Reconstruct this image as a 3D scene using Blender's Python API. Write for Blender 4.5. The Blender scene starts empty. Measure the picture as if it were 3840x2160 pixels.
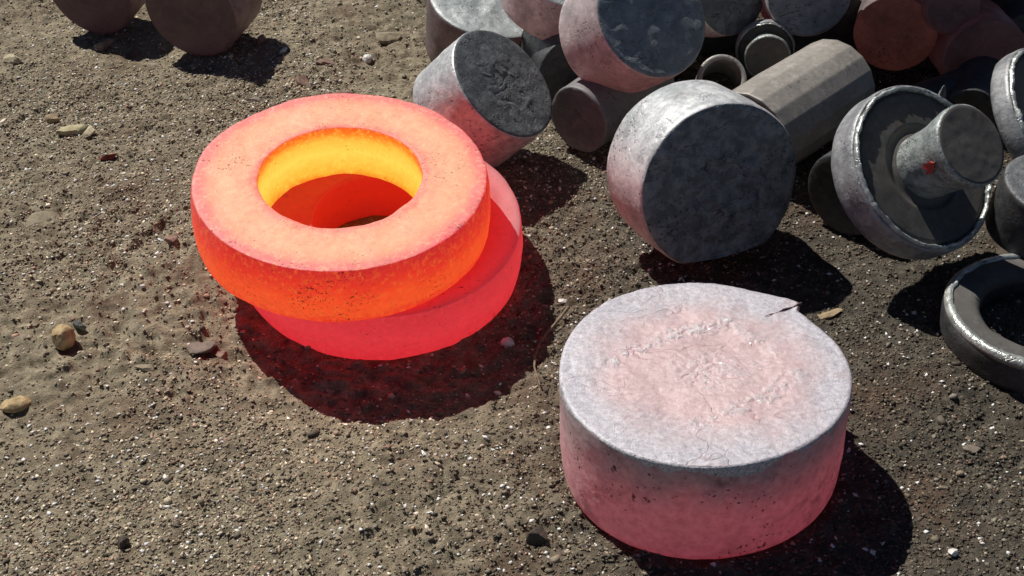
import bpy, math, random
import numpy as np
from mathutils import Matrix, Vector

# ------------------------------------------------------------------ camera, sky, sun, exposure
scene = bpy.context.scene
COL = scene.collection
cam_d = bpy.data.cameras.new('camera')
cam = bpy.data.objects.new('camera', cam_d)
COL.objects.link(cam)
scene.camera = cam
cam_d.sensor_width = 36.0
cam_d.lens = 46.118
cam_d.clip_start = 0.02
cam_d.clip_end = 200.0
pitch, roll = math.radians(35.786), math.radians(-2.807)
fw = Vector((0, math.cos(pitch), -math.sin(pitch)))
rt0 = Vector((1, 0, 0)); up0 = rt0.cross(fw)
rt = rt0 * math.cos(roll) + up0 * math.sin(roll)
up = up0 * math.cos(roll) - rt0 * math.sin(roll)
M3 = Matrix((rt, up, -fw)).transposed()
cam.matrix_world = Matrix.Translation((0, 0, 1.3417)) @ M3.to_4x4()

SUN_TRAVEL = Vector((0.45, -0.55, -1.0)).normalized()
sun_elev = math.asin(-SUN_TRAVEL.z)
sun_az = math.atan2(-SUN_TRAVEL.x, -SUN_TRAVEL.y)          # clockwise from +Y
world = bpy.data.worlds.new('World'); scene.world = world
world.use_nodes = True
wn = world.node_tree.nodes; wl = world.node_tree.links
bg = wn['Background']
sky = wn.new('ShaderNodeTexSky'); sky.sky_type = 'NISHITA'
sky.sun_disc = False
sky.sun_elevation = sun_elev
sky.sun_rotation = sun_az
sky.altitude = 800
sky.air_density = 0.5
sky.dust_density = 0.1
wl.new(sky.outputs[0], bg.inputs[0]); bg.inputs[1].default_value = 0.05

sun_d = bpy.data.lights.new('sun', 'SUN'); sun = bpy.data.objects.new('sun', sun_d)
COL.objects.link(sun)
sun_d.energy = 5.0; sun_d.angle = math.radians(0.53); sun_d.color = (1.0, 0.95, 0.87)
sun.rotation_euler = SUN_TRAVEL.to_track_quat('-Z', 'Y').to_euler()
sun.location = (-2, 3, 5)

scene.view_settings.view_transform = 'Standard'
scene.view_settings.look = 'None'
scene.view_settings.exposure = 0.0
scene.view_settings.gamma = 1.0
scene.view_settings.use_curve_mapping = False
scene.cycles.max_bounces = 6
scene.cycles.use_denoising = True

# ------------------------------------------------------------------ numpy noise
def _hash(ix, iy, iz, seed):
    h = (ix.astype(np.int64) * 374761393 + iy.astype(np.int64) * 668265263
         + iz.astype(np.int64) * 2147483647 + seed * 1274126177) & 0xFFFFFFFF
    h = ((h ^ (h >> 13)) * 1274126177) & 0xFFFFFFFF
    h = ((h ^ (h >> 15)) * 2246822519) & 0xFFFFFFFF
    return ((h ^ (h >> 16)) & 0xFFFFFF) / float(0xFFFFFF)

def vnoise(P, freq, seed=0):
    """value noise in -1..1 for points P (N,3)"""
    Q = np.asarray(P, float) * freq + 100.37
    i = np.floor(Q); f = Q - i; f = f * f * f * (f * (f * 6 - 15) + 10)
    i = i.astype(np.int64); r = 0
    for dx in (0, 1):
        wx = f[:, 0] if dx else 1 - f[:, 0]
        for dy in (0, 1):
            wy = f[:, 1] if dy else 1 - f[:, 1]
            for dz in (0, 1):
                wz = f[:, 2] if dz else 1 - f[:, 2]
                r = r + wx * wy * wz * _hash(i[:, 0] + dx, i[:, 1] + dy, i[:, 2] + dz, seed)
    return r * 2 - 1

def vnoise2(x, y, freq, seed=0):
    qx = x * freq + 100.37; qy = y * freq + 57.13
    ix = np.floor(qx); iy = np.floor(qy); fx = qx - ix; fy = qy - iy
    fx = fx * fx * (3 - 2 * fx); fy = fy * fy * (3 - 2 * fy)
    ix = ix.astype(np.int64); iy = iy.astype(np.int64); z = np.zeros_like(ix)
    a = _hash(ix, iy, z, seed); b = _hash(ix + 1, iy, z, seed)
    c = _hash(ix, iy + 1, z, seed); d = _hash(ix + 1, iy + 1, z, seed)
    return ((a * (1 - fx) + b * fx) * (1 - fy) + (c * (1 - fx) + d * fx) * fy) * 2 - 1

def smooth(a, b, x):
    t = np.clip((x - a) / (b - a), 0, 1)
    return t * t * (3 - 2 * t)

# ------------------------------------------------------------------ material helpers
class NT:
    def __init__(s, name):
        s.m = bpy.data.materials.new(name); s.m.use_nodes = True
        s.n = s.m.node_tree.nodes; s.l = s.m.node_tree.links
        s.b = s.n['Principled BSDF']
        s.tc = s.n.new('ShaderNodeTexCoord').outputs['Object']
    def put(s, sock, v):
        if hasattr(v, 'is_output') or isinstance(v, bpy.types.NodeSocket): s.l.new(v, sock)
        else: sock.default_value = v
    def math(s, op, a, b=0.0, c=None, clamp=False):
        n = s.n.new('ShaderNodeMath'); n.operation = op; n.use_clamp = clamp
        s.put(n.inputs[0], a); s.put(n.inputs[1], b)
        if c is not None: s.put(n.inputs[2], c)
        return n.outputs[0]
    def noise(s, scale, detail=3, rough=.55, off=(0, 0, 0), stretch=(1, 1, 1), dist=0.0):
        mp = s.n.new('ShaderNodeMapping'); mp.inputs['Location'].default_value = off
        mp.inputs['Scale'].default_value = stretch
        s.l.new(s.tc, mp.inputs[0])
        n = s.n.new('ShaderNodeTexNoise'); n.inputs['Scale'].default_value = scale
        n.inputs['Detail'].default_value = detail; n.inputs['Roughness'].default_value = rough
        n.inputs['Distortion'].default_value = dist
        s.l.new(mp.outputs[0], n.inputs['Vector'])
        return n.outputs['Fac']
    def voro(s, scale, off=(0, 0, 0), feature='F1'):
        mp = s.n.new('ShaderNodeMapping'); mp.inputs['Location'].default_value = off
        s.l.new(s.tc, mp.inputs[0])
        n = s.n.new('ShaderNodeTexVoronoi'); n.inputs['Scale'].default_value = scale; n.feature = feature
        s.l.new(mp.outputs[0], n.inputs['Vector'])
        return n.outputs['Distance'], n.outputs['Color'] if feature == 'F1' else None
    def rng(s, v, a, b, c=0.0, d=1.0, sm=False):
        n = s.n.new('ShaderNodeMapRange')
        if sm: n.interpolation_type = 'SMOOTHSTEP'
        s.put(n.inputs[0], v)
        for i, q in enumerate((a, b, c, d)): n.inputs[i + 1].default_value = q
        return n.outputs[0]
    def ramp(s, v, stops):
        n = s.n.new('ShaderNodeValToRGB'); e = n.color_ramp.elements
        while len(e) < len(stops): e.new(0.5)
        for k, (p, c) in enumerate(stops):
            e[k].position = p; e[k].color = (*c, 1)
        s.put(n.inputs[0], v)
        return n.outputs[0]
    def mix(s, f, a, b, mode='MIX'):
        n = s.n.new('ShaderNodeMix'); n.data_type = 'RGBA'; n.blend_type = mode
        s.put(n.inputs[0], f)
        for k, v in ((6, a), (7, b)):
            if isinstance(v, tuple): n.inputs[k].default_value = (*v, 1)
            else: s.l.new(v, n.inputs[k])
        return n.outputs[2]
    def xyz(s):
        n = s.n.new('ShaderNodeSeparateXYZ'); s.l.new(s.tc, n.inputs[0]); return n.outputs
    def radius(s):
        x = s.xyz()
        return s.math('SQRT', s.math('ADD', s.math('MULTIPLY', x[0], x[0]), s.math('MULTIPLY', x[1], x[1])))
    def bump(s, h, strength, dist, prev=None):
        n = s.n.new('ShaderNodeBump'); n.inputs['Strength'].default_value = strength
        n.inputs['Distance'].default_value = dist
        s.l.new(h, n.inputs['Height'])
        if prev is not None: s.l.new(prev, n.inputs['Normal'])
        return n.outputs[0]
    def base(s, c): s.put(s.b.inputs['Base Color'], (*c, 1) if isinstance(c, tuple) else c)
    def rough(s, v): s.put(s.b.inputs['Roughness'], v)
    def emit(s, c, st):
        s.put(s.b.inputs['Emission Color'], (*c, 1) if isinstance(c, tuple) else c)
        s.put(s.b.inputs['Emission Strength'], st)
    def nrm(s, v): s.l.new(v, s.b.inputs['Normal'])

def mat_hot(name, coord, a, b, stops, strength, base=(.30, .26, .25), wob=.12, pits=1.0, seed=0, mottle=.25, rough=.62, base_in=None, fleck=None):
    """hot glowing steel: emission colour follows the metal's own temperature across radius or height"""
    t = NT(name); off = (seed * 1.7, seed * .9, 3.1)
    v = t.radius() if coord == 'r' else t.xyz()[2]
    u = t.rng(v, a, b)
    n1 = t.noise(14, 4, .6, off); n2 = t.noise(75, 4, .65, off)
    u = t.math('ADD', u, t.math('MULTIPLY', t.math('SUBTRACT', n1, .5), wob * 1.6))
    u = t.math('ADD', u, t.math('MULTIPLY', t.math('SUBTRACT', n2, .5), wob))
    c = t.ramp(u, stops)
    msk = t.rng(t.noise(11, 3, .6, (seed + 4, 1, 2)), .50, .70)
    fl = t.math('MAXIMUM', t.noise(105, 3, .6, (seed, 7, 1), (1, 1, 1.8)), t.noise(190, 2, .5, (seed, 2, 9), (1.5, 1, 1)))
    pit = t.rng(t.math('ADD', fl, t.math('MULTIPLY', msk, .12)), .725, .765)
    pit = t.math('MULTIPLY', pit, pits, clamp=True)
    fine = t.noise(240, 3, .6, off)
    k = t.math('ADD', 1 - mottle / 2, t.math('MULTIPLY', t.math('SUBTRACT', n2, .5), mottle * 2.2))
    k = t.math('ADD', k, t.math('MULTIPLY', t.math('SUBTRACT', fine, .5), mottle))
    k = t.math('MULTIPLY', k, t.math('SUBTRACT', 1.0, t.math('MULTIPLY', pit, .75)))
    if fleck:
        f1 = t.noise(120, 5, .72, (seed, 4, 4)); f2 = t.noise(210, 4, .7, (seed + 2, 1, 4))
        c = t.mix(t.math('MULTIPLY', t.rng(f1, .50, .66), fleck[1]), c, fleck[0])
        c = t.mix(t.math('MULTIPLY', t.math('MULTIPLY', t.rng(f2, .54, .66), t.rng(n1, .38, .60)), fleck[3]), c, fleck[2])
    t.emit(c, t.math('MULTIPLY', k, strength))
    bs = t.mix(t.rng(t.rng(v, a, b), .45, .8), base_in, base) if base_in else base
    t.base(t.mix(pit, bs, (.06, .03, .025)))
    t.rough(rough)
    h = t.math('SUBTRACT', t.math('MULTIPLY', n2, .6), pit)
    t.nrm(t.bump(t.math('ADD', h, t.math('MULTIPLY', fine, .35)), .55, .0018))
    return t.m

def mat_scale(name, dark, light, glow=None, glow_z=None, seed=0, rough=.5, metal=.25, patch=18, spec_patch=0.0,
              bumpy=.5, pits=.6, lo=.36, hi=.66):
    """oxide-scaled forged steel, with an optional dull residual heat"""
    t = NT(name); off = (seed * 2.3, seed * 1.1, seed * .7)
    n1 = t.noise(patch, 5, .62, off, dist=.3); n2 = t.noise(90, 4, .65, off); n3 = t.noise(330, 3, .6, off)
    f = t.math('ADD', t.math('MULTIPLY', n1, .6), t.math('MULTIPLY', n2, .4))
    c = t.mix(t.rng(f, lo, hi, sm=True), dark, light)
    dd, _ = t.voro(95, off)
    pm = t.rng(t.noise(12, 2, .5, (seed, 5, 2)), .50, .62)
    pit = t.math('MULTIPLY', t.math('MULTIPLY', t.rng(dd, .16, .27, 1, 0), pm), pits, clamp=True)
    c = t.mix(pit, c, (.03, .028, .028))
    flake = t.rng(t.noise(45, 4, .7, (seed + 9, 3, 3)), .56, .62)
    c = t.mix(t.math('MULTIPLY', flake, .28), c, tuple(min(1, q * 1.5) for q in light))
    w1 = t.noise(16, 3, .5, (seed, 8, 5), (1, 1.8, 1), dist=.7)
    line = t.math('MULTIPLY', t.rng(t.math('ABSOLUTE', t.math('SUBTRACT', w1, .5)), .002, .008, 1, 0), t.rng(t.noise(17, 2, .5, (6, seed, 2)), .48, .60))
    c = t.mix(t.math('MULTIPLY', line, .55), c, (.035, .033, .033))
    rst = t.math('MULTIPLY', t.rng(t.noise(20, 5, .7, (seed, 1, seed)), .60, .70), .35)
    c = t.mix(rst, c, (.13, .075, .05))
    t.base(c)
    t.b.inputs['Metallic'].default_value = metal
    rr = t.math('ADD', rough - .12, t.math('MULTIPLY', n2, .26))
    t.rough(rr)
    h = t.math('ADD', t.math('MULTIPLY', n2, .7), t.math('MULTIPLY', n3, .35))
    h = t.math('SUBTRACT', t.math('SUBTRACT', t.math('ADD', h, t.math('MULTIPLY', flake, .25)), pit), line)
    t.nrm(t.bump(h, bumpy, .0022))
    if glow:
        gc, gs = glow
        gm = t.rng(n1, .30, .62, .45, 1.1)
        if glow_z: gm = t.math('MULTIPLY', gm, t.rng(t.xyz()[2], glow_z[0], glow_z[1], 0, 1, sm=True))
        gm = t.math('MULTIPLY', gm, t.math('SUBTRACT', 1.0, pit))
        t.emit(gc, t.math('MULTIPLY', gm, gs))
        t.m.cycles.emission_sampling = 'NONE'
    return t.m

# ------------------------------------------------------------------ mesh helpers
def link(o, parent=None):
    COL.objects.link(o)
    if parent: o.parent = parent
    return o

def mesh_obj(name, V, F, mats, midx=None, parent=None, sm=True):
    me = bpy.data.meshes.new(name)
    me.from_pydata([tuple(v) for v in V], [], F)
    for m in mats: me.materials.append(m)
    if midx is not None: me.polygons.foreach_set('material_index', np.asarray(midx, np.int32))
    if sm: me.polygons.foreach_set('use_smooth', np.ones(len(me.polygons), bool))
    me.update()
    return link(bpy.data.objects.new(name, me), parent)

def tag(o, label, cat, group=None, kind=None):
    if label: o['label'] = label
    if cat: o['category'] = cat
    if group: o['group'] = group
    if kind: o['kind'] = kind
    return o

def dense(prof, step):
    """resample a profile polyline [(r, z, slot)] to about `step`"""
    out = []
    for (r0, z0, s0), (r1, z1, s1) in zip(prof[:-1], prof[1:]):
        n = max(1, int(math.hypot(r1 - r0, z1 - z0) / step))
        for k in range(n): out.append((r0 + (r1 - r0) * k / n, z0 + (z1 - z0) * k / n, s0))
    out.append(prof[-1])
    return out

def lathe(name, prof, mats, seg=128, step=.006, closed=False, noise=(), warp=None, parent=None, sm=True):
    """revolve a profile; noise = [(amp, freq, seed)] displaces along the profile normal"""
    P = dense(prof, step); n = len(P)
    r = np.array([p[0] for p in P]); z = np.array([p[1] for p in P]); sl = [p[2] for p in P]
    if closed: r, z, sl, n = r[:-1], z[:-1], sl[:-1], n - 1
    dr = np.roll(r, -1) - np.roll(r, 1); dz = np.roll(z, -1) - np.roll(z, 1)
    if not closed:
        dr[0], dz[0] = r[1] - r[0], z[1] - z[0]; dr[-1], dz[-1] = r[-1] - r[-2], z[-1] - z[-2]
    L = np.hypot(dr, dz) + 1e-12; nr, nz = dz / L, -dr / L
    th = np.linspace(0, 2 * np.pi, seg, endpoint=False)
    ct, st = np.cos(th)[:, None], np.sin(th)[:, None]
    V = np.stack([ct * r, st * r, np.ones_like(ct) * z], -1).reshape(-1, 3)
    N = np.stack([ct * nr, st * nr, np.ones_like(ct) * nz], -1).reshape(-1, 3)
    d = np.zeros(len(V))
    for amp, freq, seed in noise: d += amp * vnoise(V, freq, seed)
    fade = np.minimum(1, np.hypot(V[:, 0], V[:, 1]) / .01) if not closed else 1
    V = V + N * (d * fade)[:, None]
    if warp is not None: V = warp(V, np.repeat(th, n), np.tile(np.array(sl), seg))
    F, mi = [], []
    for i in range(seg):
        a = i * n; b = ((i + 1) % seg) * n
        for j in range(n if closed else n - 1):
            k = (j + 1) % n
            F.append((a + j, b + j, b + k, a + k)); mi.append(sl[j])
    return mesh_obj(name, V, F, mats, mi, parent, sm)

def orient(o, base, axis):
    """put local origin at base, local +Z along axis"""
    q = Vector(axis).normalized().to_track_quat('Z', 'Y')
    o.matrix_world = Matrix.Translation(base) @ q.to_matrix().to_4x4()

# ------------------------------------------------------------------ ground
RC = np.array([-.2302, 1.9455, .0166]); RN = np.array([.0801, -.1483, 1.0]); RNu = RN / np.linalg.norm(RN)

def ground_low(x, y):
    """large shape of the ground: level yard with a packed heap under the rings"""
    pl = RC[2] - (RN[0] * (x - RC[0]) + RN[1] * (y - RC[1])) - .004
    w = 1 - smooth(.24, .52, np.hypot(x - RC[0], y - RC[1]))
    und = .010 * vnoise2(x, y, 3.1, 4) + .006 * vnoise2(x, y, 8.0, 5)
    heap = .009 * np.exp(-((np.hypot(x - .2585, y - 1.4074) - .212) / .014) ** 2) * (.5 + .5 * vnoise2(x, y, 17, 41))
    flat = 1 - smooth(.19, .34, np.hypot(x - .2585, y - 1.4074))
    und = und * (1 - flat) - .002 * flat
    und = und * (1 - smooth(.0, .35, x - .1) * smooth(1.7, 1.95, y)) - .003
    h = pl * w + und * (1 - w) + heap
    # round print left by a billet that stood beside the rings
    q = np.hypot((x + .50) / 1.0, (y - 1.93) / 1.05) - .235
    arc = smooth(-.12, -.02, -(x + .50)) * (1 - w * .7)
    h = h + arc * (.008 * np.exp(-((q - .012) / .014) ** 2) - .007 * np.exp(-((q + .016) / .02) ** 2))
    return h

def ground_fine(x, y):
    clod = smooth(.1, .6, vnoise2(x, y, 2.2, 11))
    lump = .35 + .65 * smooth(-.3, .5, vnoise2(x, y, 3.4, 31))
    h = .0050 * vnoise2(x, y * 1.3, 21, 21) + lump * (.0048 * vnoise2(x, y * 1.3, 48, 22) + .0034 * vnoise2(x, y * 1.2, 100, 23))
    h = h + clod * .009 * np.abs(vnoise2(x, y * 1.25, 33, 25)) + .0016 * vnoise2(x, y, 210, 24)
    return h

def ground_h(x, y): return ground_low(x, y) + ground_fine(x, y)

def axis_coords(a, b, step, far):
    c = np.arange(a, b + 1e-6, step); out = []
    d = step; v = b
    while v < far[1]: d *= 1.35; v += d; out.append(v)
    pre = []; d = step; v = a
    while v > far[0]: d *= 1.35; v -= d; pre.append(v)
    return np.concatenate([np.array(pre[::-1]), c, np.array(out)])

gx = axis_coords(-1.45, 1.42, .0042, (-8, 8)); gy = axis_coords(1.02, 3.42, .0042, (-3, 12))
X, Y = np.meshgrid(gx, gy)
Zg = ground_h(X.ravel(), Y.ravel())
nx_, ny_ = len(gx), len(gy)
me = bpy.data.meshes.new('ground')
me.vertices.add(nx_ * ny_)
me.vertices.foreach_set('co', np.stack([X.ravel(), Y.ravel(), Zg], -1).astype(np.float32).ravel())
ii = (np.arange(ny_ - 1)[:, None] * nx_ + np.arange(nx_ - 1)[None]).ravel()
Q = np.stack([ii, ii + 1, ii + nx_ + 1, ii + nx_], -1).astype(np.int32)
me.loops.add(Q.size); me.loops.foreach_set('vertex_index', Q.ravel())
me.polygons.add(len(Q)); me.polygons.foreach_set('loop_start', np.arange(0, Q.size, 4, dtype=np.int32))
me.polygons.foreach_set('use_smooth', np.ones(len(Q), bool))
me.update(calc_edges=True); me.validate()
ground = link(bpy.data.objects.new('ground', me)); ground['kind'] = 'structure'

t = NT('yard_soil')
xx = t.xyz()
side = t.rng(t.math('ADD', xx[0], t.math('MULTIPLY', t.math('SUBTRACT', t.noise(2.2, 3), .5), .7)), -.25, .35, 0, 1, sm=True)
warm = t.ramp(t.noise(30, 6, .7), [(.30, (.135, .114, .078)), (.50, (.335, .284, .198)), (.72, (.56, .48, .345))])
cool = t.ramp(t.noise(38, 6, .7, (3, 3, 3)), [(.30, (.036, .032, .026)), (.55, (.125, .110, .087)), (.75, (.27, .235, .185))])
c = t.mix(side, warm, cool)  # greyer soil to the right, with edge vignetting painted into its colour
rust = t.math('MULTIPLY', t.rng(t.noise(5.5, 4, .6, (7, 2, 0)), .50, .68), .55)
c = t.mix(rust, c, t.mix(t.noise(60, 4), (.080, .040, .026), (.21, .115, .072)))
fine = t.noise(260, 4, .75)
c = t.mix(.65, c, t.ramp(fine, [(.34, (.30, .30, .30)), (.5, (.72, .72, .72)), (.66, (1, 1, 1))]), 'MULTIPLY')
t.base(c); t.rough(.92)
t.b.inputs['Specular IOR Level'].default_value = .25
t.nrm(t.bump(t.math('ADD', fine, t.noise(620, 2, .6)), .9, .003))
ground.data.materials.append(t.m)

# ------------------------------------------------------------------ loose gravel (uncountable)
rng = np.random.default_rng(11)
def ico(sub=0):
    import bmesh
    bm = bmesh.new(); bmesh.ops.create_icosphere(bm, subdivisions=sub + 1, radius=1)
    V = np.array([v.co[:] for v in bm.verts]); F = [tuple(v.index for v in f.verts) for f in bm.faces]
    bm.free(); return V, F

OCTA = (np.array([(1, 0, 0), (-1, 0, 0), (0, 1, 0), (0, -1, 0), (0, 0, 1), (0, 0, -1)], float) * 1.15,
        [(0, 2, 4), (2, 1, 4), (1, 3, 4), (3, 0, 4), (2, 0, 5), (1, 2, 5), (3, 1, 5), (0, 3, 5)])
def grains(name, n, smin, smax, pal, seed, label, region=(-1.4, 1.4, 1.05, 3.35), bright=0.0):
    rg = np.random.default_rng(seed)
    x = rg.uniform(region[0], region[1], n * 3); y = rg.uniform(region[2], region[3], n * 3)
    half = .19 + (y - 1.0) * .50
    keep = (np.abs(x) < np.maximum(half + .50, .8) * .98)
    dens = .50 + .55 * vnoise2(x, y, 2.2, seed) + .35 * vnoise2(x, y, 6, seed + 1)
    keep &= rg.uniform(0, 1, n * 3) < np.clip(dens, .15, 1)
    keep &= np.hypot(x - .2585, y - 1.4074) > .192
    keep &= np.hypot(x - RC[0], y - RC[1]) > .23
    x, y = x[keep][:n], y[keep][:n]; n = len(x)
    s = smin * (smax / smin) ** (rg.uniform(0, 1, n) ** 1.7)
    glint = rg.uniform(0, 1, n) < bright * (1 - .45 * smooth(-.1, .4, x))
    s = np.where(glint, np.minimum(s * 1.2, .0045), s)
    z = ground_h(x, y)
    IV, IF = ico(0) if smax > .007 else OCTA
    V = np.repeat(IV[None], n, 0)
    V = V * (1 + rg.uniform(-.38, .30, (n, len(IV), 1)))
    V = V * np.stack([rg.uniform(.8, 1.5, n), rg.uniform(.55, 1.0, n), rg.uniform(.35, .75, n)], -1)[:, None]
    a = rg.uniform(0, 2 * np.pi, n); b = rg.normal(0, .35, n)
    ca, sa, cb, sb = np.cos(a)[:, None], np.sin(a)[:, None], np.cos(b)[:, None], np.sin(b)[:, None]
    vx, vy, vz = V[..., 0], V[..., 1], V[..., 2]
    vx, vz = vx * cb - vz * sb, vx * sb + vz * cb
    vx, vy = vx * ca - vy * sa, vx * sa + vy * ca
    P = np.stack([vx * s[:, None] + x[:, None], vy * s[:, None] + y[:, None], vz * s[:, None] + (z + s * .12)[:, None]], -1)
    nv, nf = len(IV), len(IF)
    Fi = (np.array(IF)[None] + (np.arange(n) * nv)[:, None, None]).astype(np.int32)
    me = bpy.data.meshes.new(name)
    me.vertices.add(n * nv); me.vertices.foreach_set('co', P.astype(np.float32).ravel())
    me.loops.add(Fi.size); me.loops.foreach_set('vertex_index', Fi.ravel())
    me.polygons.add(n * nf); me.polygons.foreach_set('loop_start', np.arange(0, Fi.size, 3, dtype=np.int32))
    me.update(calc_edges=True)
    pal = np.array(pal)
    w = rg.uniform(0, 1, n)
    right = smooth(-.25, .35, x + .3 * vnoise2(x, y, 2.2, 3))
    ci = np.clip((w ** (1.0 + .9 * right) * len(pal)).astype(int), 0, len(pal) - 1)
    colr = pal[ci] * np.where(rg.uniform(0, 1, (n, 1)) < .30, rg.uniform(2.2, 4.2, (n, 1)), rg.uniform(.9, 2.3, (n, 1))) * (1 - .54 * right)[:, None]  # grains on the right painted darker to match that vignetting
    if bright:
        colr = np.where(glint[:, None], np.array([.92, .93, .92]), colr)  # specular sparkle painted in as near-white grains
    at = me.color_attributes.new('tone', 'FLOAT_COLOR', 'POINT')
    C4 = np.concatenate([np.repeat(colr[:, None], nv, 1), np.ones((n, nv, 1))], -1).astype(np.float32)
    at.data.foreach_set('color', C4.ravel())
    o = link(bpy.data.objects.new(name, me))
    tg = NT(name + '_stone')
    an = tg.n.new('ShaderNodeAttribute'); an.attribute_name = 'tone'
    tg.base(tg.mix(.5, an.outputs['Color'], tg.ramp(tg.noise(300, 3, .7), [(.3, (.4, .4, .4)), (.65, (1, 1, 1))]), 'MULTIPLY'))
    tg.rough(.7)
    tg.nrm(tg.bump(tg.noise(500, 3, .7), .6, .0015))
    me.materials.append(tg.m)
    tag(o, label, 'gravel', kind='stuff')
    return o

PAL = [(.080, .066, .046), (.10, .083, .058), (.115, .095, .066), (.13, .105, .073), (.15, .122, .084), (.13, .088, .062),
       (.17, .140, .097), (.195, .16, .112), (.22, .185, .13), (.25, .21, .15), (.19, .120, .085), (.33, .29, .23)]
grains('gravel', 160000, .0016, .0042, PAL, 5, 'fine grey brown gravel and grit covering the yard soil', bright=.036)
grains('coarse_gravel', 1500, .0040, .0082, PAL, 9, 'coarser tan and brown pebbles scattered over the grit', bright=.006)

# ------------------------------------------------------------------ countable stones
def mat_stone(name, a, b, seed=0, rough=.8):
    t = NT(name); n = t.noise(55, 5, .68, (seed, seed * 2, 1))
    t.base(t.mix(t.rng(n, .34, .66), a, b)); t.rough(rough)
    t.nrm(t.bump(t.math('ADD', n, t.math('MULTIPLY', t.noise(260, 3, .7, (seed, 1, 1)), .4)), .8, .003))
    return t.m

def stone(name, px, size, mat, label, seed, rotz=0.0, tilt=(0, 0), sink=.3, cuts=13, cutr=(.42, .80), group=None, cat='stone'):
    rg = np.random.default_rng(seed)
    V, F = ico(3)
    V = V.copy()
    for _ in range(cuts):
        nn = rg.normal(size=3); nn /= np.linalg.norm(nn); dd = rg.uniform(*cutr)
        e = V @ nn - dd; V = V - np.where(e > 0, e, 0)[:, None] * nn
    V *= (1 + .05 * vnoise(V, 3.0, seed))[:, None]
    V += .02 * np.stack([vnoise(V, 8, seed + k) for k in range(3)], -1)
    ext = np.abs(V).max(0)
    V = V / ext * (np.array(size) / 2)
    R = (Matrix.Rotation(rotz, 3, 'Z') @ Matrix.Rotation(tilt[0], 3, 'X') @ Matrix.Rotation(tilt[1], 3, 'Y'))
    V = V @ np.array(R).T
    lo = V[:, 2].min(); hgt = V[:, 2].max() - lo
    V[:, 2] -= lo
    o = mesh_obj(name, V, F, [mat], sm=True)
    mod = o.modifiers.new('edges', 'EDGE_SPLIT'); mod.split_angle = math.radians(32)
    z = float(ground_h(np.array([px[0]]), np.array([px[1]]))[0])
    o.location = (px[0], px[1], z - hgt * sink)
    tag(o, label, cat, group)
    return o

ST_Y = mat_stone('pale_yellow_stone', (.30, .25, .13), (.52, .47, .30), 1)
ST_C = mat_stone('cream_stone', (.38, .32, .20), (.58, .52, .36), 2)
ST_T = mat_stone('tan_stone', (.22, .16, .09), (.42, .32, .19), 3)
ST_L = mat_stone('ochre_stone', (.26, .17, .07), (.58, .44, .24), 4)
ST_G = mat_stone('grey_brown_stone', (.13, .105, .085), (.25, .205, .165), 5)
ST_P = mat_stone('pinkish_stone', (.16, .085, .065), (.32, .21, .165), 6)
ST_R = mat_stone('red_brown_stone', (.11, .022, .012), (.24, .055, .03), 7)
ST_D = mat_stone('dark_stone', (.045, .036, .03), (.14, .10, .075), 8)
ST_W = mat_stone('white_stone', (.48, .46, .44), (.80, .79, .76), 9, .5)
ST_S = mat_stone('slate_stone', (.10, .105, .10), (.24, .25, .24), 10, .6)
ST_B = mat_stone('sandy_stone', (.16, .13, .085), (.30, .255, .17), 11)

stone('stone_chip', (-.935, 2.513), (.078, .044, .020), ST_Y, 'large pale yellow angular stone chip lying flat beside a tan pebble', 1, .45, (.1, 0), .15)
stone('stone_chip', (-.881, 2.487), (.034, .036, .014), ST_C, 'small cream angular stone chip next to the large pale yellow chip', 2, .2, (.15, 0), .1)
stone('pebble', (-.986, 2.581), (.036, .028, .022), ST_T, 'small tan rounded pebble above the large pale yellow chip', 3, -.2, sink=.15)
stone('stone', (-.757, 1.758), (.042, .038, .046), ST_L, 'lumpy ochre yellow stone standing up out of the gravel', 4, .3, sink=.08, cuts=6, cutr=(.7, .95))
stone('stone_shard', (-.742, 1.803), (.034, .010, .030), ST_S, 'thin grey stone shard standing on edge behind the lumpy ochre stone', 5, -.5, (.25, .2), .2)
stone('stone', (-.795, 1.602), (.05, .034, .024), ST_L, 'rough ochre stone half sunk below the lumpy ochre stone', 6, .1, sink=.35, cuts=6, cutr=(.7, .95))
stone('stone', (-.913, 2.164), (.082, .05, .022), ST_B, 'long flat sandy stone half buried in grit left of the glowing rings', 7, .6, (.12, 0), .45)
stone('stone', (-.52, 1.723), (.052, .036, .014), ST_G, 'flat grey brown stone at the front left of the glowing rings', 8, .5, (.1, 0), .3)
stone('pebble', (-.488, 1.714), (.024, .02, .013), ST_P, 'pinkish pebble touching the flat grey brown stone', 9, .2, sink=.2)
stone('stone_chip', (-.605, 1.675), (.038, .016, .010), ST_B, 'thin elongated sandy stone chip lying on gravel', 10, -.1, sink=.2)
stone('stone_chip', (-.823, 2.385), (.042, .016, .016), ST_R, 'dark red brown stone chip lying on the sandy soil', 11, .35, (.2, 0), .15)
stone('stone', (-.264, 2.900), (.066, .058, .028), ST_B, 'blocky sandy stone with a flat top near the stacked discs', 12, .2, (.15, .1), .25, cuts=12, cutr=(.5, .75))
stone('stone', (-.405, 2.785), (.06, .034, .03), ST_P, 'pinkish brown stone sunk in soil left of the blocky sandy stone', 13, -.3, sink=.4)
stone('stone', (-.452, 2.71), (.034, .05, .026), ST_P, 'pointed pinkish brown stone between the rings and the dark billet pair', 14, .4, (.2, .1), .3)
stone('stone', (-.55, 2.635), (.05, .04, .016), ST_G, 'flat grey brown stone sunk behind the upper glowing ring', 15, .3, (.1, 0), .4)
stone('stone', (-.352, 2.64), (.07, .028, .018), ST_P, 'flat pale pink stone just behind the far edge of the upper ring', 16, .15, (.1, 0), .35)
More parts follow.
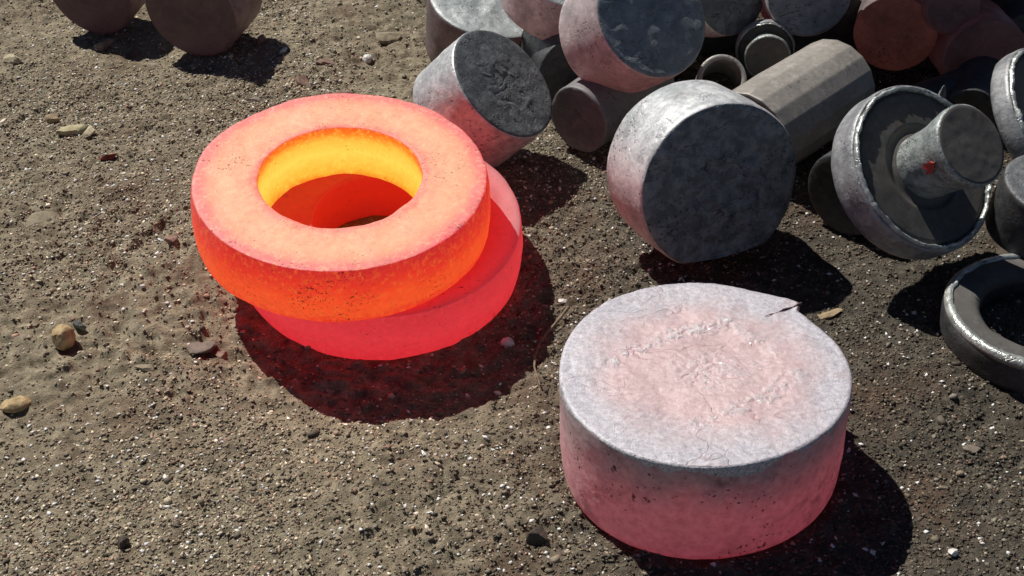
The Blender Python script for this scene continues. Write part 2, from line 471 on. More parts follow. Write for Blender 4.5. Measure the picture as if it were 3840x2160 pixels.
stone('pebble', (-.012, 1.737), (.025, .022, .020), ST_W, 'whitish round pebble in the shadow beside the lower ring', 17, sink=.12, cuts=5, cutr=(.75, .95))
stone('stone', (.020, 1.263), (.038, .032, .034), ST_D, 'dark brown upright lump of slag in front of the pink billet', 18, .4, sink=.15)
stone('stone', (-.56, 1.29), (.022, .018, .02), ST_D, 'small dark stone alone on the fine light gravel', 19, .4, sink=.15)
stone('stone', (-.955, 2.925), (.062, .034, .032), ST_G, 'brown elongated stone at the foot of the maroon billet', 20, .9, (.1, 0), .2)
stone('stone', (-.880, 2.895), (.05, .04, .022), ST_D, 'dark stone in the shadow between the two maroon billets', 21, .4, sink=.3)
stone('pebble', (-1.15, 2.855), (.045, .036, .026), ST_C, 'pale cream pebble on the sandy soil away from the maroon billets', 22, .1, sink=.25)
stone('pebble', (-1.10, 2.40), (.04, .03, .02), ST_D, 'dark pebble on soil left of the red brown chip', 31, .1, sink=.25)
stone('pebble', (.576, 1.205), (.016, .014, .012), ST_W, 'bright white pebble in front of the pink billet beyond its shadow', 23, sink=.1)
stone('stone_sliver', (.524, 1.735), (.062, .016, .006), ST_T, 'thin tan sliver lying on dark grit behind the pink billet', 24, .45, sink=.1)
stone('stone_chip', (-.57, 2.925), (.024, .05, .022), ST_P, 'pale pinkish chip at the edge of the maroon billet shadow', 25, -.4, (.1, .2), .15)
stone('pebble', (-.31, 2.80), (.024, .028, .022), ST_W, 'round white pebble near the blocky sandy stone', 26, sink=.2, cuts=5, cutr=(.75, .95))
stone('stone_chip', (-.513, 2.865), (.014, .036, .010), ST_W, 'slim white stone chip between the maroon billets and the discs', 27, -.5, sink=.1)
stone('pebble', (.085, 1.84), (.022, .014, .010), ST_W, 'oval whitish pebble on dark grit between the rings and the twig', 28, .2, sink=.2)
stone('pebble', (-.62, 2.02), (.026, .022, .016), ST_P, 'small brownish pebble on the round print beside the rings', 29, .2, sink=.2)
stone('pebble', (.66, 1.40), (.028, .02, .012), ST_G, 'flat grey pebble right of the pink billet', 30, .6, sink=.25)

# twig: a thin bent stem
def tube(name, pts, rad, mat, n=7):
    pts = [Vector(p) for p in pts]; V, F = [], []
    for i, p in enumerate(pts):
        d = (pts[min(i + 1, len(pts) - 1)] - pts[max(i - 1, 0)]).normalized()
        a = d.cross(Vector((0, 0, 1))).normalized(); b = a.cross(d)
        rr = rad * (1 - .55 * i / (len(pts) - 1)) * (1 + .15 * math.sin(i * 2.1))
        for k in range(n):
            an = 2 * math.pi * k / n; V.append(p + (a * math.cos(an) + b * math.sin(an)) * rr)
    for i in range(len(pts) - 1):
        for k in range(n): F.append((i * n + k, i * n + (k + 1) % n, (i + 1) * n + (k + 1) % n, (i + 1) * n + k))
    F.append(tuple(range(n))[::-1]); F.append(tuple((len(pts) - 1) * n + k for k in range(n)))
    return mesh_obj(name, V, F, [mat])
ctrl = [(.096, 1.812), (.075, 1.778), (.055, 1.748), (.040, 1.718), (.032, 1.685), (.030, 1.652), (.033, 1.624), (.037, 1.592)]
tp = []
for i in range(len(ctrl) - 1):
    for k in range(4):
        f_ = k / 4; tp.append((ctrl[i][0] * (1 - f_) + ctrl[i + 1][0] * f_, ctrl[i][1] * (1 - f_) + ctrl[i + 1][1] * f_))
tp.append(ctrl[-1])
tp = [(x, y, float(ground_low(np.array([x]), np.array([y]))[0]) + .0125) for x, y in tp]
tag(tube('twig', tp, .0030, mat_stone('dry_stem', (.13, .10, .065), (.24, .19, .13), 12)), 'thin dry curved twig lying on the grit between the rings and the pink billet', 'twig')

# ------------------------------------------------------------------ glowing rings
def ring(name, base, axis, r_in, r_top, r_bot, h, mats, seed, bulge=.004, bev=.0034):
    pr = [(r_in + bev * .6, 0, 3), (r_bot - bev, 0, 3), (r_bot - bev * .3, bev * .3, 1), (r_bot, bev, 1)]
    for k in range(1, 8):
        f_ = k / 8; pr.append((r_bot + (r_top - r_bot) * f_ ** 1.3 + bulge * math.sin(math.pi * f_), bev + (h - 2 * bev) * f_, 1))
    pr += [(r_top, h - bev * .8, 1), (r_top - bev * .25, h - bev * .25, 0), (r_top - bev, h, 0), (r_in + bev, h, 0),
           (r_in + bev * .3, h - bev * .3, 2), (r_in, h - bev, 2)]
    for k in range(1, 8):
        f_ = k / 8; pr.append((r_in + .006 * math.sin(math.pi * f_), h - bev - (h - 2 * bev) * f_, 2))
    pr += [(r_in, bev, 2), (r_in + bev * .6, 0, 3)]
    o = lathe(name, pr, mats, seg=220, step=.005, closed=True, noise=((.0022, 9, seed), (.0010, 34, seed + 1), (.0006, 90, seed + 2)))
    orient(o, base, axis)
    return o

H_TOP = mat_hot('hot_ring_top', 'r', .132, .243,
    [(.0, (.95, .10, .035)), (.10, (.95, .10, .06)), (.20, (1, .29, .12)), (.52, (1, .37, .15)), (.76, (1, .25, .10)), (.89, (.92, .050, .05)), (1, (.82, .018, .060))],
    1.0, base=(.21, .165, .14), seed=1, fleck=((1, .46, .20), .65, (.95, .09, .04), .55), mottle=.42, pits=.9, wob=.14)
H_SIDE = mat_hot('hot_ring_side', 'z', .0, .106,
    [(.0, (.95, .030, .010)), (.16, (1, .085, .012)), (.42, (1, .075, .010)), (.70, (.86, .026, .008)), (1, (.66, .012, .012))],
    .92, base=(.10, .07, .06), seed=2, fleck=((1, .16, .02), .6, (.50, .012, .004), .75), mottle=.16, pits=1.0, wob=.22)
H_IN = mat_hot('hot_ring_bore', 'z', .0, .106,
    [(.0, (1, .22, .010)), (.14, (1, .52, .045)), (.45, (1, .72, .10)), (.70, (1, .56, .06)), (.88, (1, .20, .012)), (1, (1, .10, .01))],
    1.0, base=(.10, .06, .04), seed=3, fleck=((1, .74, .11), .5, (1, .30, .02), .45), mottle=.10, pits=.5, wob=.12)
H_BOT = mat_hot('hot_ring_underside', 'r', .13, .25, [(0, (1, .03, .006)), (1, (.9, .02, .006))], .8, seed=4)
W_TOP = mat_hot('red_ring_top', 'r', .13, .247, [(.0, (.80, .012, .006)), (.5, (.78, .010, .007)), (.85, (.74, .013, .016)), (1, (.50, .012, .02))], .82,
    base=(.17, .15, .16), seed=5, mottle=.22, base_in=(.035, .02, .02))
W_SIDE = mat_hot('red_ring_side', 'z', .0, .10, [(0, (.86, .024, .034)), (.5, (.88, .034, .046)), (1, (.74, .022, .030))], .84,
    base=(.13, .10, .105), seed=6, fleck=((.95, .06, .07), .45, (.45, .012, .016), .5), mottle=.16, pits=.8)
W_IN = mat_hot('red_ring_bore', 'z', .0, .10, [(0, (.55, .006, .003)), (.5, (.8, .012, .004)), (1, (.85, .014, .006))], .75, base=(.06, .04, .04), seed=7, mottle=.1)

up_n = Vector((.0633, -.111, 1)).normalized()
lo_n = Vector((.0801, -.1483, 1)).normalized()
lower = ring('hot_ring', Vector(RC), lo_n, .118, .245, .247, .100, [W_TOP, W_SIDE, W_IN, H_BOT], 31)
tag(lower, 'duller solid red hot steel ring lying on the soil underneath the brighter ring', 'ring')
upper = ring('hot_ring', Vector((-.2775, 1.900, .2227)) - up_n * .106, up_n, .136, .245, .249, .106, [H_TOP, H_SIDE, H_IN, H_BOT], 41, bulge=.0045)
tag(upper, 'bright orange glowing steel ring with yellow bore lying on top of another ring', 'ring')

# ------------------------------------------------------------------ pink hot billet
BC = Vector((.2585, 1.4074, 0.0)); BR, BH = .200, .1783
def mat_billet_top():
    t = NT('pink_billet_top')
    r_ = t.radius()
    n1 = t.noise(10, 5, .65); n2 = t.noise(85, 4, .7); n3 = t.noise(300, 3, .65); st = t.noise(60, 4, .7, stretch=(1, 3.2, 1), dist=.8)
    rr = t.math('ADD', r_, t.math('MULTIPLY', t.math('SUBTRACT', n1, .5), .16))
    mid = t.rng(rr, .10, .19, 1, 0, sm=True)
    an = t.n.new('ShaderNodeAttribute'); an.attribute_name = 'crust'; cr = an.outputs['Fac']
    n4 = t.noise(150, 5, .72, (2, 2, 2)); n5 = t.noise(700, 2, .6)
    c = t.mix(t.rng(t.math('ADD', t.math('MULTIPLY', n4, .6), t.math('MULTIPLY', n5, .4)), .38, .62), (.32, .32, .36), (.60, .60, .65))
    c = t.mix(mid, c, t.mix(t.rng(n4, .35, .65), (.42, .335, .345), (.54, .46, .47)))
    w1 = t.noise(9, 3, .5, (3, 8, 5), (1, 1.5, 1), dist=.6)
    line = t.math('MULTIPLY', t.rng(t.math('ABSOLUTE', t.math('SUBTRACT', w1, .5)), .002, .007, 1, 0), t.rng(t.noise(13, 2, .5, (6, 6, 2)), .47, .60))
    c = t.mix(t.math('MULTIPLY', line, .4), c, (.26, .15, .155))
    stain = t.rng(t.noise(22, 4, .65, (6, 1, 1), dist=1.2), .58, .66)
    c = t.mix(t.math('MULTIPLY', stain, .30), c, (.36, .24, .25))
    nf = t.noise(420, 3, .7, (8, 8, 1)); teal = t.rng(nf, .47, .56)
    cr = t.math('MULTIPLY', cr, t.rng(nf, .36, .5, .35, 1.0))
    c = t.mix(t.math('MULTIPLY', cr, .9, clamp=True), c, t.mix(teal, (.93, .93, .95), (.46, .56, .58)))
    t.base(c); t.rough(t.math('SUBTRACT', t.math('ADD', .38, t.math('MULTIPLY', n2, .2)), t.math('MULTIPLY', cr, .12)))
    t.b.inputs['Metallic'].default_value = .2
    t.emit((1, .20, .22), t.math('MULTIPLY', t.math('ADD', .03, t.math('MULTIPLY', mid, .075)), t.rng(n4, .3, .7, .7, 1.2)))
    t.m.cycles.emission_sampling = 'NONE'
    nfh = t.math('MULTIPLY', nf, t.math('MULTIPLY', cr, 1.6, clamp=True))
    h = t.math('SUBTRACT', t.math('ADD', t.math('MULTIPLY', st, .45), t.math('ADD', t.math('MULTIPLY', n4, .5), t.math('MULTIPLY', n5, .35))), t.math('MULTIPLY', line, .35))
    t.nrm(t.bump(nfh, .7, .0028, t.bump(h, .7, .0026)))
    return t.m
def mat_billet_side():
    t = NT('pink_billet_side')
    x = t.xyz()
    n1 = t.noise(8, 4, .6); n2 = t.noise(80, 4, .65); n3 = t.noise(280, 3, .6)
    z = t.math('ADD', x[2], t.math('MULTIPLY', t.math('SUBTRACT', n1, .5), .13))
    heat = t.rng(z, .175, .075, .12, 1.0, sm=True)
    capz = t.math('ADD', x[2], t.math('ADD', t.math('MULTIPLY', t.math('SUBTRACT', n1, .5), .085), t.math('MULTIPLY', t.math('SUBTRACT', n2, .5), .012)))
    cap = t.rng(capz, .1690, .1715, sm=True)
    dd, _ = t.voro(80, (2, 5, 1))
    pm = t.rng(t.noise(10, 3, .6, (1, 8, 2)), .47, .58)
    pit = t.math('MULTIPLY', t.rng(t.math('ADD', dd, t.math('MULTIPLY', t.noise(200, 2), .35)), .28, .34, 1, 0), pm)
    fl = t.noise(120, 3, .65, (3, 3, 1))
    dark = t.math('MAXIMUM', pit, t.rng(t.math('ADD', fl, t.math('MULTIPLY', pm, .12)), .715, .75))
    c = t.mix(t.rng(n2, .35, .65), (.32, .27, .28), (.48, .42, .43))
    blot = t.math('MULTIPLY', t.rng(t.noise(26, 5, .7, (4, 9, 2)), .50, .64), t.rng(t.noise(6, 2, .5, (3, 1, 7)), .40, .60))
    c = t.mix(t.math('MULTIPLY', blot, .65), c, (.14, .115, .12))
    dark = t.math('MAXIMUM', dark, t.math('MULTIPLY', blot, .55))
    c = t.mix(cap, c, t.mix(t.rng(n3, .4, .62), (.36, .37, .39), (.68, .69, .72)))
    c = t.mix(t.rng(dark, .45, .9), c, (.05, .03, .03))
    t.base(c); t.rough(.6)
    g = t.math('MULTIPLY', t.math('MULTIPLY', heat, t.rng(n2, .3, .7, .85, 1.1)), t.math('SUBTRACT', 1.0, t.math('MULTIPLY', dark, .8)))
    g = t.math('MULTIPLY', g, t.math('SUBTRACT', 1.0, t.math('MULTIPLY', cap, .85)))
    t.emit((1, .10, .13), t.math('MULTIPLY', g, .18))
    h = t.math('SUBTRACT', t.math('ADD', t.math('MULTIPLY', n2, .4), t.math('MULTIPLY', t.math('MULTIPLY', n3, cap), .8)), dark)
    t.nrm(t.bump(h, .55, .0022))
    return t.m
ANG = math.atan2(1.542 - 1.4074, .420 - .2585)
def billet_warp(V, th, sl):
    r = np.hypot(V[:, 0], V[:, 1]); z = V[:, 2]
    dth = (th - ANG + np.pi) % (2 * np.pi) - np.pi
    topw = smooth(.11, .17, z) * smooth(.10, .195, r)
    lip = np.where(dth > 0, np.exp(-(dth / .20) ** 2), np.exp(-(dth / .025) ** 2)) * .015
    lip -= np.where(dth < 0, np.exp(-((dth + .25) / .22) ** 2), 0) * .003
    out = 1 + (lip * topw + .0025 * np.cos(th * 3 + .7) * smooth(.02, .2, r)) / np.maximum(r, 1e-4)
    V[:, 0] *= out; V[:, 1] *= out
    on = smooth(.165, .174, z)
    V[:, 2] += on * (.0018 * vnoise(V, 22, 3) * smooth(.2, .16, r) + (.0020 * crust_amount(V)) + .0008 * np.abs(vnoise(V * np.array([1, 2.2, 1]), 60, 14)))
    return V
CR = [np.array(p) for p in ([(-.128, .024), (-.10, .036), (-.075, .052), (-.05, .066), (-.02, .080), (.02, .094), (.05, .098)],
                            [(.06, .090), (.085, .060), (.105, .030)], [(.125, -.02), (.10, -.055), (.05, -.085), (-.02, -.108)])]
def crust_amount(P):
    out = np.zeros(len(P))
    for pl, w, g in zip(CR, (.011, .009, .012), (1.0, .62, .62)):
        d = np.full(len(P), 9.0)
        for a, b in zip(pl[:-1], pl[1:]):
            ab = b - a; u = np.clip(((P[:, :2] - a) @ ab) / (ab @ ab), 0, 1)
            d = np.minimum(d, np.hypot(*(P[:, :2] - a - u[:, None] * ab).T))
        out = np.maximum(out, g * smooth(w * 1.9, w * .2, d + .006 * vnoise(P, 55, 8)))
    cen = .40 * smooth(.085, .02, np.hypot((P[:, 0] - .02) * .9, (P[:, 1] + .005) * 1.3))
    n = .5 + .5 * vnoise(P, 120, 9) ; n2 = .5 + .5 * vnoise(P, 260, 10)
    return np.clip(np.maximum(out, cen) * smooth(.34, .72, .55 * n + .45 * n2), 0, 1)
bev = .009
pr = [(0, 0, 1), (BR - .012, 0, 1), (BR - .004, .004, 1), (BR - .001, .014, 1), (BR + .0015, .06, 1), (BR + .001, .12, 1), (BR + .002, BH - .020, 1),
      (BR + .001, BH - .0028, 1), (BR - .0003, BH - .0006, 0), (BR - .003, BH, 0), (.12, BH - .0015, 0), (0, BH - .001, 0)]
billet = lathe('hot_billet', pr, [mat_billet_top(), mat_billet_side()], seg=320, step=.0024,
               noise=((.0014, 10, 51), (.0006, 40, 52), (.0003, 110, 53)), warp=billet_warp)
co = np.empty(len(billet.data.vertices) * 3); billet.data.vertices.foreach_get('co', co); co = co.reshape(-1, 3)
ca_ = crust_amount(co) * smooth(.160, .172, co[:, 2])
at = billet.data.attributes.new('crust', 'FLOAT', 'POINT'); at.data.foreach_set('value', ca_.astype(np.float32))
billet.location = BC - Vector((0, 0, .003))
tag(billet, 'thick round steel billet glowing dull pink with pale scaled top, standing apart', 'billet')

# burr sliver at the lip and raised scale crusts
BURR = mat_scale('burr_scale', (.06, .025, .025), (.14, .08, .08), seed=3)
def sliver(name, a, b, w, h, parent, mat):
    a, b = Vector(a), Vector(b); d = b - a; s = d.cross(Vector((0, 0, 1))).normalized()
    V, F = [], []
    N = 8
    for i in range(N + 1):
        f_ = i / N; ww = w * (.12 + .88 * f_ ** 1.2) * (.8 + .4 * ((i * 7) % 3) / 2); hh = h * (.25 + .75 * f_)
        p = a + d * f_ + Vector((0, 0, .0015 * math.sin(i * 1.9)))
        V += [p - s * ww, p + s * ww, p + s * ww * .4 + Vector((0, 0, hh)), p - s * ww * .4 + Vector((0, 0, hh))]
    for i in range(N):
        for k in range(4): F.append((i * 4 + k, i * 4 + (k + 1) % 4, i * 4 + 4 + (k + 1) % 4, i * 4 + 4 + k))
    F += [(3, 2, 1, 0), (N * 4, N * 4 + 1, N * 4 + 2, N * 4 + 3)]
    return mesh_obj(name, V, F, [mat], parent=parent, sm=False)
ca, sa = math.cos(ANG - .035), math.sin(ANG - .035)
sliver('burr', (.108, .108, BH + .0002), (.166, .1345, BH - .0015), .0024, .0040, billet, BURR)

# crumbly scale ridges standing on the top face
def crust(name, pts, n, spread, smin, smax, seed, parent, mat):
    rg = np.random.default_rng(seed); V, F = [], []
    pts = np.array(pts)
    seg_l = np.hypot(*(pts[1:] - pts[:-1]).T); cum = np.concatenate([[0], np.cumsum(seg_l)])
    for k in range(n):
        u = rg.uniform(0, cum[-1]); i = min(np.searchsorted(cum, u) - 1, len(pts) - 2); i = max(i, 0)
        f_ = (u - cum[i]) / seg_l[i]; p = pts[i] * (1 - f_) + pts[i + 1] * f_ + rg.normal(0, spread, 2)
        s_ = rg.uniform(smin, smax); b0 = len(V)
        O = OCTA[0] * (1 + rg.uniform(-.45, .4, (6, 1))) * np.array([rg.uniform(.8, 1.6), rg.uniform(.6, 1), rg.uniform(.25, .5)]) * s_
        a_ = rg.uniform(0, 6.28); c_, d_ = math.cos(a_), math.sin(a_)
        for q in O: V.append((q[0] * c_ - q[1] * d_ + p[0], q[0] * d_ + q[1] * c_ + p[1], q[2] + BH - .0005))
        F += [tuple(j + b0 for j in f) for f in OCTA[1]]
    o = mesh_obj(name, V, F, [mat], parent=parent, sm=False); o['kind'] = 'stuff'
    return o
t = NT('scale_crust')
t.base(t.ramp(t.noise(190, 3, .7), [(.34, (.30, .36, .37)), (.44, (.62, .63, .65)), (.60, (.86, .86, .88))])); t.rough(.4)
t.b.inputs['Metallic'].default_value = .3
CRUST = t.m
crust('scale_crumbs', [(-.12, .026), (-.05, .066), (.05, .098), (.085, .055), (.10, -.05), (.0, -.10), (.0, .0), (.05, -.01)], 90, .010, .0008, .0018, 1, billet, CRUST)

# ------------------------------------------------------------------ cold and cooling billets of the pile
def billet_obj(c, n, R, L, mats, label, seed, group=None, bev=.007, flat=None, seg=128, name='steel_billet', dish=0.0, facets=0, cat='billet',
               rough_face=1.0, taper=0.0, amp=1.0, warp=None, foot=None, crater=0.0):
    """c: centre of the visible end face, n: outward normal of it; local origin at the back end"""
    rb = R * (1 - taper)
    pr = [(0, 0, 0), (rb - bev, 0, 0), (rb - bev * .3, bev * .3, 0), (rb, bev, 0), (rb * .3 + R * .7 + .0015, L * .6, 0), (R, L - bev, 0), (R - bev * .3, L - bev * .3, 1),
          (R - bev, L, 1), (R * .5, L - dish * .5, 1), (0, L - dish, 1)]
    def w(V, th, sl):
        if facets:
            k = 2 * np.pi / facets
            a = (np.arctan2(V[:, 1], V[:, 0]) + .11) % k - k / 2
            s = np.cos(k / 2) / np.cos(a) * 1.012
            V[:, 0] *= s; V[:, 1] *= s
        rr = np.hypot(V[:, 0], V[:, 1]); thh = np.arctan2(V[:, 1], V[:, 0])
        o_ = 1 + amp * (.010 * np.cos(2 * thh + seed) + .006 * np.cos(3 * thh + seed * 2))
        V[:, 0] *= o_; V[:, 1] *= o_
        top = smooth(L * .9, L, V[:, 2]) * smooth(R, R * .85, rr)
        V[:, 2] += top * rough_face * (.0018 * vnoise(V, 30, seed) + .0012 * vnoise(V, 75, seed + 5))
        if crater:          # a torn, folded patch in the middle of the face
            q = V * np.array([1, 1, 0]); wob = np.stack([vnoise(q, 28, 71), vnoise(q, 28, 72), q[:, 2]], -1) * .016
            rid = 1 - np.abs(vnoise(q + wob, 34, 73)); rid2 = 1 - np.abs(vnoise(q + wob, 70, 74))
            ar = smooth(L * .93, L, V[:, 2]) * smooth(R * .85, R * .2, np.hypot(V[:, 0] - .01, V[:, 1] + .01))
            V[:, 2] += ar * crater * (.0045 * smooth(.72, .96, rid) - .004 * smooth(.80, .97, rid2))
        if warp is not None: V = warp(V, rr, thh)
        return V
    o = lathe(name, pr, mats, seg=240 if crater else seg, step=.0028 if crater else max(.005, R / 24), noise=((.0016, 12, seed), (.0007, 45, seed + 1)) if not facets else ((.0005, 30, seed),), warp=w)
    n = Vector(n).normalized(); orient(o, Vector(c) - n * L, n)
    if foot is not None:                                   # hammered flat along the bottom
        mw = o.matrix_world; mi_ = mw.inverted()
        for v in o.data.vertices:
            p = mw @ v.co
            w_ = float(smooth(L * .25, L * .9, v.co.z))
            if p.z < foot and w_ > 0: p.z += (foot - p.z) * .8 * w_; v.co = mi_ @ p
    tag(o, label, cat, group)
    return o

G_FACE = mat_scale('grey_scale_face', (.15, .172, .185), (.25, .28, .298), seed=1, rough=.55, metal=.15, bumpy=.7)
G_FACE2 = mat_scale('dark_scale_face', (.085, .092, .098), (.17, .183, .193), seed=2, rough=.55, metal=.15, bumpy=.9, patch=30)
G_FACE3 = mat_scale('blue_black_scale_face', (.10, .117, .132), (.205, .232, .255), seed=21, rough=.5, metal=.2, bumpy=1.2, patch=34, lo=.42, hi=.60)
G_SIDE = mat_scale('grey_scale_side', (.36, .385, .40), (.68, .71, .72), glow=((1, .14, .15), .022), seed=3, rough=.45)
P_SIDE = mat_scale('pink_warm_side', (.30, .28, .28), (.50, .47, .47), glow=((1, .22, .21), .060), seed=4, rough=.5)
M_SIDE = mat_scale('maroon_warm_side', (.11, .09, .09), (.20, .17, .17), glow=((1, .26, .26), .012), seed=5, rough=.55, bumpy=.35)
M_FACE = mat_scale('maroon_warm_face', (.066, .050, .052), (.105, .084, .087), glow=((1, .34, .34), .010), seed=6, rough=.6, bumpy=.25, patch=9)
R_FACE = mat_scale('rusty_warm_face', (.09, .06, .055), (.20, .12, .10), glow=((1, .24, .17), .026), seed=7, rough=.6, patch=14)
L_FACE = mat_scale('pale_scale_face', (.22, .25, .255), (.40, .43, .44), seed=8, rough=.5, bumpy=.7, patch=12)
D_SIDE = mat_scale('dark_scale_side', (.035, .036, .039), (.075, .078, .082), seed=9, rough=.5)  # near-black; stands in for shade on fillers and right-edge pieces
T_SIDE = mat_scale('turned_steel_side', (.25, .235, .215), (.37, .345, .315), seed=10, rough=.5, metal=.2, bumpy=.15, pits=.1, patch=8)
C_FACE = mat_scale('purplish_grey_face', (.15, .143, .15), (.21, .20, .208), seed=31, rough=.6, bumpy=.2, pits=.1)
S_EDGE = mat_scale('bright_edge_scale', (.30, .32, .31), (.62, .65, .63), seed=11, rough=.33, metal=.5, bumpy=.9)
K_FACE = mat_scale('machined_dark_face', (.068, .063, .059), (.10, .094, .089), seed=12, rough=.75, metal=.0, bumpy=.12, pits=.15, patch=10)

PG = 'forged billets in the pile'
billet_obj((.005, 2.261, .196), (.641, -.315, .70), .1209, .135, [G_SIDE, G_FACE2], 'grey billet with cratered dark oval face leaning just behind the glowing rings', 101, bev=.005, rough_face=.8, crater=.32)
billet_obj((.297, 2.358, .275), (.468, -.66, .588), .1251, .150, [P_SIDE, G_FACE], 'large billet with smooth blue grey face and pink side atop the pile', 102, bev=.005, dish=.004)
billet_obj((.361, 1.884, .170), (.327, -.930, .165), .1496, .150, [G_SIDE, G_FACE3], 'biggest dark faced billet lying on its side behind the pink billet', 103, bev=.010, rough_face=1.8, foot=.047, crater=.22)
billet_obj((.148, 2.326, .0713), (-.666, -.745, .0), .0713, .24, [C_FACE, C_FACE], 'small purplish grey billet wedged between the cratered billet and the biggest one', 104, bev=.004)
billet_obj((-.000, 2.794, .148), (.129, -.224, .966), .1588, .150, [M_SIDE, L_FACE], 'flat lying disc with pale scaled top and maroon side, lowest of the stacked discs', 105, bev=.006)
billet_obj((.170, 2.665, .262), (.22, -.26, .94), .150, .105, [P_SIDE, L_FACE], 'pale topped disc resting on the lowest disc beside the large pink sided billet', 106, bev=.006)
billet_obj((.462, 2.185, .091), (-.716, -.698, .0), .092, .305, [T_SIDE, K_FACE], 'faceted beige grey bar lying behind the biggest dark billet', 107, facets=18, seg=180, bev=.004, amp=.2, name='faceted_bar', cat='bar')
billet_obj((-.712, 2.853, .114), (-.300, -.953, -.05), .1141, .15, [M_SIDE, M_FACE], 'maroon billet on soil with its whole round face and right side showing', 108, bev=.006, rough_face=.3)
billet_obj((-.986, 3.004, .112), (-.278, -.954, -.109), .1126, .15, [M_SIDE, M_FACE], 'darker maroon billet on soil beside a brown stone', 109, bev=.006, rough_face=.3)
billet_obj((.491, 2.584, .216), (.471, -.813, .342), .0903, .13, [G_SIDE, G_FACE2], 'grey billet with rough pitted face beside the large blue grey face', 110, bev=.004)
billet_obj((.650, 2.560, .215), (-.02, -.934, .348), .0880, .14, [G_SIDE, G_FACE], 'round grey billet face above the faceted bar', 111, bev=.004)
billet_obj((.702, 2.44, .335), (-.1, -.95, .2), .055, .12, [P_SIDE, P_SIDE], 'pinkish billet end resting on top of the pile above the faceted bar', 112, bev=.004)
billet_obj((.826, 2.514, .135), (-.35, -.92, .03), .085, .15, [M_SIDE, R_FACE], 'rusty red faced billet behind the faceted bar', 113, bev=.004)
billet_obj((.929, 2.478, .205), (.10, -.97, .22), .056, .15, [M_SIDE, M_FACE], 'small maroon billet end with a stepped rim above its neighbours', 114, bev=.004)
billet_obj((1.000, 2.440, .100), (-.05, -.99, .10), .088, .15, [M_SIDE, M_FACE], 'maroon billet face low behind the spindle pieces', 115, bev=.004)
billet_obj((.60, 1.985, .078), (-.74, -.66, -.02), .078, .16, [D_SIDE, D_SIDE], 'black faced billet lying underneath the tilted flange', 116, bev=.003)
# heap carried on out of view, added to shade the pile
billet_obj((.44, 2.80, .30), (.2, -.7, .6), .12, .14, [G_SIDE, G_FACE], 'unseen grey billet added to the heap for shade behind the large blue grey face', 117)
billet_obj((.78, 2.74, .30), (-.1, -.9, .4), .12, .16, [M_SIDE, G_FACE], 'unseen billet added to the heap for shade behind the rusty red face', 118)
billet_obj((1.04, 2.66, .28), (.0, -.9, .3), .12, .18, [M_SIDE, G_FACE], 'unseen billet added to the heap for shade behind the small maroon end', 119)

billet_obj((.80, 2.53, .46), (.0, -1, .1), .10, .22, [M_SIDE, G_FACE], 'unseen billet added on the heap to shade the rusty red face', 130)  # out-of-view billets added as sun blockers over the right of the pile
billet_obj((1.01, 2.53, .42), (.05, -1, .1), .10, .22, [M_SIDE, G_FACE], 'unseen billet added on the heap to shade the small maroon end', 131)
billet_obj((.90, 2.60, .60), (.05, -1, .1), .10, .20, [M_SIDE, G_FACE], 'topmost unseen billet added to shade the heap', 132)

